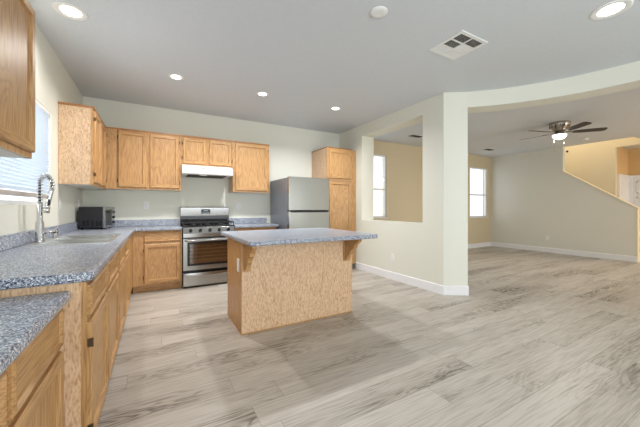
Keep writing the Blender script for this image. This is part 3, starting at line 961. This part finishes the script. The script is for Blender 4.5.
# ------------------------------------------------------------------ sink and faucet
sk = thing('kitchen_sink', (-.55, 3.4, CT), 'double-bowl stainless steel drop-in sink under the window', 'sink')
a, b, c_, d_ = SK
m = MB(); rz0, rz1 = CT+.0005, CT+.007
t = MB()
bowls = [(a+.085, b-.03, c_+.03, 3.255), (a+.085, b-.03, 3.295, d_-.03)]
m.box(a, a+.085, c_, d_, rz0, rz1); m.box(b-.03, b, c_, d_, rz0, rz1)
m.box(a+.085, b-.03, c_, c_+.03, rz0, rz1); m.box(a+.085, b-.03, 3.255, 3.295, rz0, rz1); m.box(a+.085, b-.03, d_-.03, d_, rz0, rz1)
obj('sink_rim', m, SINKM, sk)
for (x0, x1, y0, y1) in bowls:
    m = MB(); t = bmesh.new(); zt, zb = CT+.004, CT-.17; w = .0
    P1 = [(x0, y0), (x1, y0), (x1, y1), (x0, y1)]; P2 = [(x0+.02, y0+.02), (x1-.02, y0+.02), (x1-.02, y1-.02), (x0+.02, y1-.02)]
    A = [t.verts.new((x, y, zt)) for x, y in P1]; B = [t.verts.new((x, y, zb)) for x, y in P2]
    A2 = [t.verts.new((x-.003*(1 if i in (0, 3) else -1), y-.003*(1 if i in (0, 1) else -1), zt)) for i, (x, y) in enumerate(P1)]
    B2 = [t.verts.new((x-.003*(1 if i in (0, 3) else -1), y-.003*(1 if i in (0, 1) else -1), zb-.003)) for i, (x, y) in enumerate(P2)]
    for k in range(4):
        j = (k+1) % 4
        t.faces.new((A[k], B[k], B[j], A[j])); t.faces.new((A2[k], A2[j], B2[j], B2[k])); t.faces.new((A[k], A[j], A2[j], A2[k]))
    t.faces.new(B); t.faces.new(B2[::-1]); bmesh.ops.recalc_face_normals(t, faces=t.faces[:]); m._merge(t)
    bw = obj('bowl', m, STEEL, sk)  # darker steel than the rim, putting the bowls' shade into the colour
    m = MB(); m.lathe(((x0+x1)/2, (y0+y1)/2, zb+.001), [(0, .002), (.03, .002), (.042, .004), (.045, .0), (0, 0)], 20); obj('drain', m, CHROME, bw)
FXX, FYY = -.795, 3.13
fc = thing('kitchen_faucet', (FXX, FYY, CT+.007), 'tall chrome spring-neck pull-down faucet at the back of the sink', 'faucet')
zb = CT+.0075
m = MB(); m.lathe((FXX, FYY, zb), [(0, 0), (.032, 0), (.032, .008), (.029, .014), (.027, .15), (.019, .17), (.019, .30), (.015, .31), (0, .31)], 24); obj('body', m, CHROME, fc)
m = MB(); m.cyl((FXX+.015, FYY, zb+.075), (FXX+.10, FYY+.01, zb+.08), .017, .017, 20); m.cyl((FXX+.10, FYY+.01, zb+.08), (FXX+.108, FYY+.011, zb+.081), .019, .019, 20)
m.tube([(FXX+.10, FYY+.01, zb+.085), (FXX+.108, FYY+.0, zb+.10), (FXX+.112, FYY-.01, zb+.12)], .005); obj('handle', m, CHROME, fc)
path = []
for i in range(41):
    u = i/40
    if u < .35: path.append(Vector((FXX, FYY, zb+.30+.16*u/.35)))
    else:
        a_ = PI*(u-.35)/.65*1.0
        path.append(Vector((FXX+.040-.040*math.cos(a_), FYY-.02*math.sin(a_/2), zb+.46+.075*math.sin(a_)-.03*(a_/PI)**2)))
m = MB(); m.tube(path, .008); obj('hose', m, IRON, fc)
coil = []; L_ = len(path)-1; turns = 19
for i in range(turns*12+1):
    u = i/(turns*12)*L_; k = min(int(u), L_-1); p = path[k].lerp(path[k+1], u-k)
    d = (path[k+1]-path[k]).normalized(); s_ = Vector((0, 1, 0)); n_ = d.cross(s_).normalized(); s_ = n_.cross(d)
    an = 2*PI*i/12
    coil.append(p+n_*.017*math.cos(an)+s_*.017*math.sin(an))
m = MB(); m.tube(coil, .0038, 6); obj('spring', m, CHROME, fc)
pe = path[-1]
m = MB(); m.tube([pe, pe+Vector((-.008, 0, -.03)), pe+Vector((-.022, 0, -.10)), pe+Vector((-.030, 0, -.16))], .016, 12)
m.cyl(pe+Vector((-.030, 0, -.155)), pe+Vector((-.036, 0, -.20)), .018, .020, 16); obj('spray_head', m, CHROME, fc)
m = MB(); m.box(pe.x-.034, pe.x-.022, FYY-.022, FYY-.016, pe.z-.15, pe.z-.11); m.box(pe.x-.022, pe.x-.008, FYY-.04, FYY-.032, pe.z-.14, pe.z-.09); obj('spray_button', m, BLKPL, fc)
m = MB(); m.tube([(FXX, FYY, zb+.27), (FXX+.02, FYY, zb+.275), (FXX+.042, FYY-.01, zb+.28)], .007); m.cyl((FXX+.046, FYY-.018, zb+.265), (FXX+.046, FYY-.018, zb+.295), .022, .023, 16); obj('docking_arm', m, CHROME, fc)
ag = obj('sink_cap', MB().lathe((-.765, 3.42, zb), [(0, 0), (.022, 0), (.022, .004), (.018, .008), (.018, .045), (.014, .055), (0, .058)], 20), CHROME, base=(-.765, 3.42, zb))
tag(ag, 'short round chrome cap standing on the sink deck beside the faucet', 'sink fitting')

# ------------------------------------------------------------------ toaster oven
to = thing('toaster_oven', (0, 0, 0), 'black countertop toaster oven with vented side in the back left corner', 'toaster oven')
w, l, h = .29, .35, .272
m = MB(); m.box(0, w-.02, 0, l, .018, h+.018, b=.010, seg=2); obj('body', m, BLKPL, to)
m = MB()
for i in range(5): m.box(.045+.046*i, .073+.046*i, -.0015, .002, .05, .115)
obj('vent_slots', m, BLACK, to)
m = MB(); m.box(w-.02, w, -.002, .012, .018, h+.018); m.box(w-.02, w, l-.10, l, .018, h+.018); m.box(w-.02, w, .012, l-.10, .018, .045); m.box(w-.02, w, .012, l-.10, h-.02, h+.018); ff = obj('front_frame', m, STEEL, to)
m = MB(); m.box(w-.016, w-.006, .012, l-.10, .045, h-.02); obj('door', m, DISP, ff)
m = MB(); m.tube([(w, .04, h-.05), (w+.03, .045, h-.05), (w+.03, l-.14, h-.05), (w, l-.135, h-.05)], .007); obj('door_handle', m, BLACK, ff)
for k_, zz in enumerate((.22, .15, .08)):
    m = MB(); m.cyl((w, l-.05, zz), (w+.018, l-.05, zz), .017, .015, 16); obj('knob', m, BLACK, ff)
for (u, v) in ((.03, .03), (w-.05, .03), (.03, l-.03), (w-.05, l-.03)):
    m = MB(); m.cyl((u, v, 0), (u, v, .019), .012, seg=12); obj('foot', m, BLACK, to)
to.location = (-.838, 4.72, CT+.001); to.rotation_euler = (0, 0, R(-11))

# ------------------------------------------------------------------ outlets and switches
def plate(face, x, y, z, label, switch=False, cat='outlet', group=None):
    t = thing('wall_switch' if switch else 'wall_outlet', (0, 0, 0), label, cat, group)
    m = MB(); m.box(-.036, .036, -.006, 0, -.058, .058, b=.002); obj('cover_plate', m, WHITE, t)
    if switch:
        m = MB(); m.box(-.016, .016, -.010, -.006, -.033, .033, b=.002); obj('rocker', m, WHITE, t)
    else:
        for zz in (-.021, .021):
            m = MB(); m.box(-.017, .017, -.009, -.006, zz-.015, zz+.015, b=.002); sk_ = obj('socket', m, TRIM, t)
            m = MB()
            for s in (-.006, .006): m.box(s-.0012, s+.0012, -.0096, -.009, zz-.004, zz+.006)
            obj('slots', m, DARKGAP, sk_)
    t.location = (x, y, z)
    t.rotation_euler = (0, 0, {'-y': 0, '+x': R(90), '-x': R(-90)}[face])
    return t
plate('-y', -.111, YB-.001, 1.215, 'white outlet on the back wall left of the range, below the two-door wall cabinet')
plate('-y', 1.29, YB-.001, 1.205, 'white outlet on the back wall right of the range backguard')
plate('+x', XL+.001, 4.05, 1.22, 'white wall switch between the sink window and the end wall cabinet', True, 'switch')
plate('+x', XL+.001, 4.93, 1.22, 'white outlet on the left wall behind the toaster oven')
plate('-x', XR-.001, 3.60, .365, 'white outlet low on the wall beneath the pass-through opening')
plate('-x', XLR-.001, 3.78, .375, 'white outlet low on the far living room wall')
m = MB(); m.lathe((1.035, YB-.05, 1.1955), [(0, 0), (.013, 0), (.015, .01), (.014, .045), (.009, .055), (.009, .066), (0, .07)], 16)
o = obj('item', m, WHITE, base=(1.035, YB-.05, 1.1955)); tag(o, 'small white shaker standing on top of the range backguard', 'item')  # unidentified small white thing; its shape is a guess

# ------------------------------------------------------------------ ceiling fittings
def downlight(x, y, rad, label, lens, power, col):
    t = thing('recessed_light', (x, y, H), label, 'ceiling light')
    m = MB(); m.lathe((x, y, H), [(rad, -.0005), (rad, -.004), (rad*.92, -.008), (rad*.70, -.004), (rad*.62, -.0008)], 32); obj('trim_ring', m, WHITE, t)
    m = MB(); m.lathe((x, y, H), [(0, -.002), (rad*.62, -.002), (rad*.62, -.0008), (0, -.0008)], 32); obj('lens', m, lens, t)
    area('downlight', (x, y, H-.012), (0, 0, 0), rad*1.2, 0, power, col, True, 150)
    return t
DP = 19
downlight(-.578, 3.0, .11, 'recessed ceiling light nearest the sink window, upper left', LENSW, DP*.35, (1, .97, .93))
downlight(.225, 3.888, .085, 'leftmost of the three small recessed lights in front of the back wall', LENSW, DP, (1, .96, .92))
downlight(1.292, 3.885, .085, 'middle of the three small recessed lights in front of the back wall', LENS, DP, (.98, .99, 1))
downlight(2.48, 3.888, .085, 'rightmost of the three small recessed lights, nearest the pantry', LENS, DP, (.98, .99, 1))
downlight(3.13, .88, .125, 'large recessed ceiling light at the upper right of the photo, before the curved header', LENS, DP*.15, (1, 1, 1))
m = MB(); m.lathe((1.556, 1.80, H), [(.07, -.0005), (.07, -.007), (.064, -.012), (.03, -.014), (0, -.014)], 32)
o = obj('smoke_detector', m, WHITE, base=(1.556, 1.80, H)); tag(o, 'round white cover on the kitchen ceiling left of the air vent', 'smoke detector')
m = MB(); m.lathe((8.45, 2.80, H), [(.065, -.0005), (.065, -.022), (.055, -.034), (.02, -.038), (0, -.038)], 32)
o = obj('smoke_detector', m, WHITE, base=(8.45, 2.80, H)); tag(o, 'small white detector on the living room ceiling right of the fan', 'smoke detector')
# kitchen register: 3 x 2 cells
vt = thing('ceiling_vent', (2.545, 1.80, H), 'white six-cell air vent in the kitchen ceiling', 'vent')
vx0, vx1, vy0, vy1 = 2.355, 2.735, 1.62, 1.985
m = MB(); fw = .03; bz = H-.009
m.box(vx0, vx0+fw, vy0, vy1, bz, H-.0005); m.box(vx1-fw, vx1, vy0, vy1, bz, H-.0005); m.box(vx0+fw, vx1-fw, vy0, vy0+fw, bz, H-.0005); m.box(vx0+fw, vx1-fw, vy1-fw, vy1, bz, H-.0005)
mx_ = (vx0+vx1)/2; m.box(mx_-.006, mx_+.006, vy0+fw, vy1-fw, bz, H-.0005)
cy = (vy1-vy0-2*fw)/3
for k in (1, 2): m.box(vx0+fw, vx1-fw, vy0+fw+cy*k-.006, vy0+fw+cy*k+.006, bz+.0003, H-.0008)
obj('frame', m, WHITE, vt)
m = MB(); m.box(vx0+fw, vx1-fw, vy0+fw, vy1-fw, H-.0018, H-.0006); obj('duct_opening', m, VENTD, vt)
for i in range(2):
    for j in range(3):
        cx0 = vx0+fw if i == 0 else mx_+.006; cx1 = mx_-.006 if i == 0 else vx1-fw
        cy0 = vy0+fw+cy*j+(.006 if j else 0); cy1 = vy0+fw+cy*(j+1)-(.006 if j < 2 else 0)
        dark = (j == 0) or (j == 1 and i == 0)
        m = MB(); n = 7
        for k in range(n):
            yy = cy0+(k+.5)*(cy1-cy0)/n
            lean = .0035 if dark else -.0035
            t = bmesh.new(); w_ = .0009 if dark else .0019
            q = [(yy-lean-w_, H-.0085), (yy-lean+w_, H-.0085), (yy+lean+w_, H-.002), (yy+lean-w_, H-.002)]
            A = [t.verts.new((cx0, u, v)) for u, v in q]; B = [t.verts.new((cx1, u, v)) for u, v in q]
            t.faces.new(A); t.faces.new(B[::-1])
            for s in range(4): t.faces.new((A[s], A[(s+1) % 4], B[(s+1) % 4], B[s]))
            bmesh.ops.recalc_face_normals(t, faces=t.faces[:]); m._merge(t)
        obj('louvres', m, WHITE, vt)
def slot_vent(x, y, label):
    v = thing('ceiling_vent', (x, y, H), label, 'vent')
    m = MB(); a, b = .19, .10
    m.box(x-a, x+a, y-b, y-b+.02, H-.008, H-.0005); m.box(x-a, x+a, y+b-.02, y+b, H-.008, H-.0005); m.box(x-a, x-a+.02, y-b+.02, y+b-.02, H-.008, H-.0005); m.box(x+a-.02, x+a, y-b+.02, y+b-.02, H-.008, H-.0005)
    obj('frame', m, WHITE, v)
    m = MB(); m.box(x-a+.02, x+a-.02, y-b+.02, y+b-.02, H-.0025, H-.0006); obj('duct_opening', m, VENTD, v)
    m = MB()
    for k in range(6): m.box(x-a+.02, x+a-.02, y-b+.032+k*.026, y-b+.036+k*.026, H-.0075, H-.003)
    obj('louvres', m, VENTD, v)
slot_vent(7.80, 4.60, 'small ceiling vent in the living room beyond the wide opening')
slot_vent(4.95, 4.52, 'small ceiling vent seen through the pass-through opening')

# ------------------------------------------------------------------ ceiling fan
fx, fy = 6.495, 2.522
fn = thing('ceiling_fan', (fx, fy, H), 'flush-mount five-blade ceiling fan with dark blades and lit glass bowl', 'ceiling fan')
m = MB(); m.lathe((fx, fy, H), [(0, -.001), (.155, -.001), (.16, -.02), (.135, -.09), (.125, -.10), (.10, -.13), (.10, -.15), (0, -.15)], 36); hs = obj('motor_housing', m, NICKEL, fn)
m = MB()
for k in range(14):
    a = 2*PI*k/14; p = Vector((fx+.145*math.cos(a), fy+.145*math.sin(a), H-.055)); tdir = Vector((-math.sin(a), math.cos(a), 0))
    m.cyl(p-Vector((0, 0, .03)), p+Vector((0, 0, .03)), .008, seg=6)
obj('housing_vents', m, BLACK, hs)
m = MB(); m.lathe((fx, fy, H), [(0, -.15), (.075, -.15), (.07, -.19), (.10, -.205), (.108, -.22), (0, -.22)], 36); obj('light_fitter', m, NICKEL, fn)
m = MB(); m.lathe((fx, fy, H), [(.106, -.221), (.102, -.25), (.078, -.282), (.042, -.298), (0, -.302)], 36); bo = obj('glass_bowl', m, BOWL, fn)
m = MB(); m.cyl((fx, fy, H-.306), (fx, fy, H-.325), .008, seg=10); obj('finial', m, NICKEL, bo)
for k in range(5):
    an = R(-53+72*k); d = Vector((math.cos(an), math.sin(an), 0)); s = Vector((-d.y, d.x, 0)); zc = H-.18
    t = bmesh.new(); outl = [(.20, .045), (.30, .060), (.58, .068), (.64, .062), (.665, .04), (.67, 0)]
    outl = outl + [(a, -b) for a, b in outl[-2::-1]]
    def P(a, b, z): return Vector((fx, fy, zc+z))+d*a+s*b*math.cos(R(12))+Vector((0, 0, -b*math.sin(R(12))))
    A = [t.verts.new(P(a, b, -.003)) for a, b in outl]; B = [t.verts.new(P(a, b, .003)) for a, b in outl]
    t.faces.new(A); t.faces.new(B[::-1])
    for i in range(len(outl)): t.faces.new((A[i], A[(i+1) % len(outl)], B[(i+1) % len(outl)], B[i]))
    bmesh.ops.recalc_face_normals(t, faces=t.faces[:]); m = MB(); m._merge(t); bd = obj('blade', m, BLADE, fn)
    t = bmesh.new(); q = [(.09, .02), (.20, .02), (.26, .035), (.28, 0), (.26, -.035), (.20, -.02), (.09, -.02)]
    A = [t.verts.new(P(a, b, .0035)) for a, b in q]; B = [t.verts.new(P(a, b, .009)) for a, b in q]
    t.faces.new(A); t.faces.new(B[::-1])
    for i in range(len(q)): t.faces.new((A[i], A[(i+1) % len(q)], B[(i+1) % len(q)], B[i]))
    bmesh.ops.recalc_face_normals(t, faces=t.faces[:]); m = MB(); m._merge(t); obj('blade_bracket', m, BLADE2, bd)
for (dx, ln) in ((-.10, .30), (.09, .15)):
    m = MB(); px_, py_ = fx+dx*.87, fy-dx*.49
    m.cyl((px_, py_, H-.21), (px_, py_, H-.21-ln), .0016, seg=6); m.lathe((px_, py_, H-.21-ln-.012), [(0, -.012), (.005, -.006), (.005, .006), (0, .014)], 10); obj('pull_chain', m, NICKEL, fn)
area('fan_light', (fx, fy, H-.33), (0, 0, 0), .25, 0, 18, (1, .93, .82), True, 180)
m = MB(); m.lathe((10.098, 3.74, 2.76), [(0, -.018), (.02, -.015), (.028, -.002), (.028, 0), (0, 0)], 16, 'X')
o = obj('round_fitting', m, BLACK, base=(10.098, 3.74, 2.76)); tag(o, 'tiny round black fitting high on the cream stairwell wall', 'wall fitting')

# repeats share a group
GROUPS = {'base_cabinet': 'oak base cabinets under the worktops', 'desk_cabinet': 'low oak desk cabinets', 'upper_cabinet': 'oak wall cabinets',
          'recessed_light': 'recessed lights in the kitchen ceiling', 'wall_outlet': 'white wall outlets', 'backsplash': 'laminate backsplash lips'}
for o in list(S.objects):
    k = o.name.split('.')[0]
    if o.parent is None and k in GROUPS and 'category' in o: o['group'] = GROUPS[k]
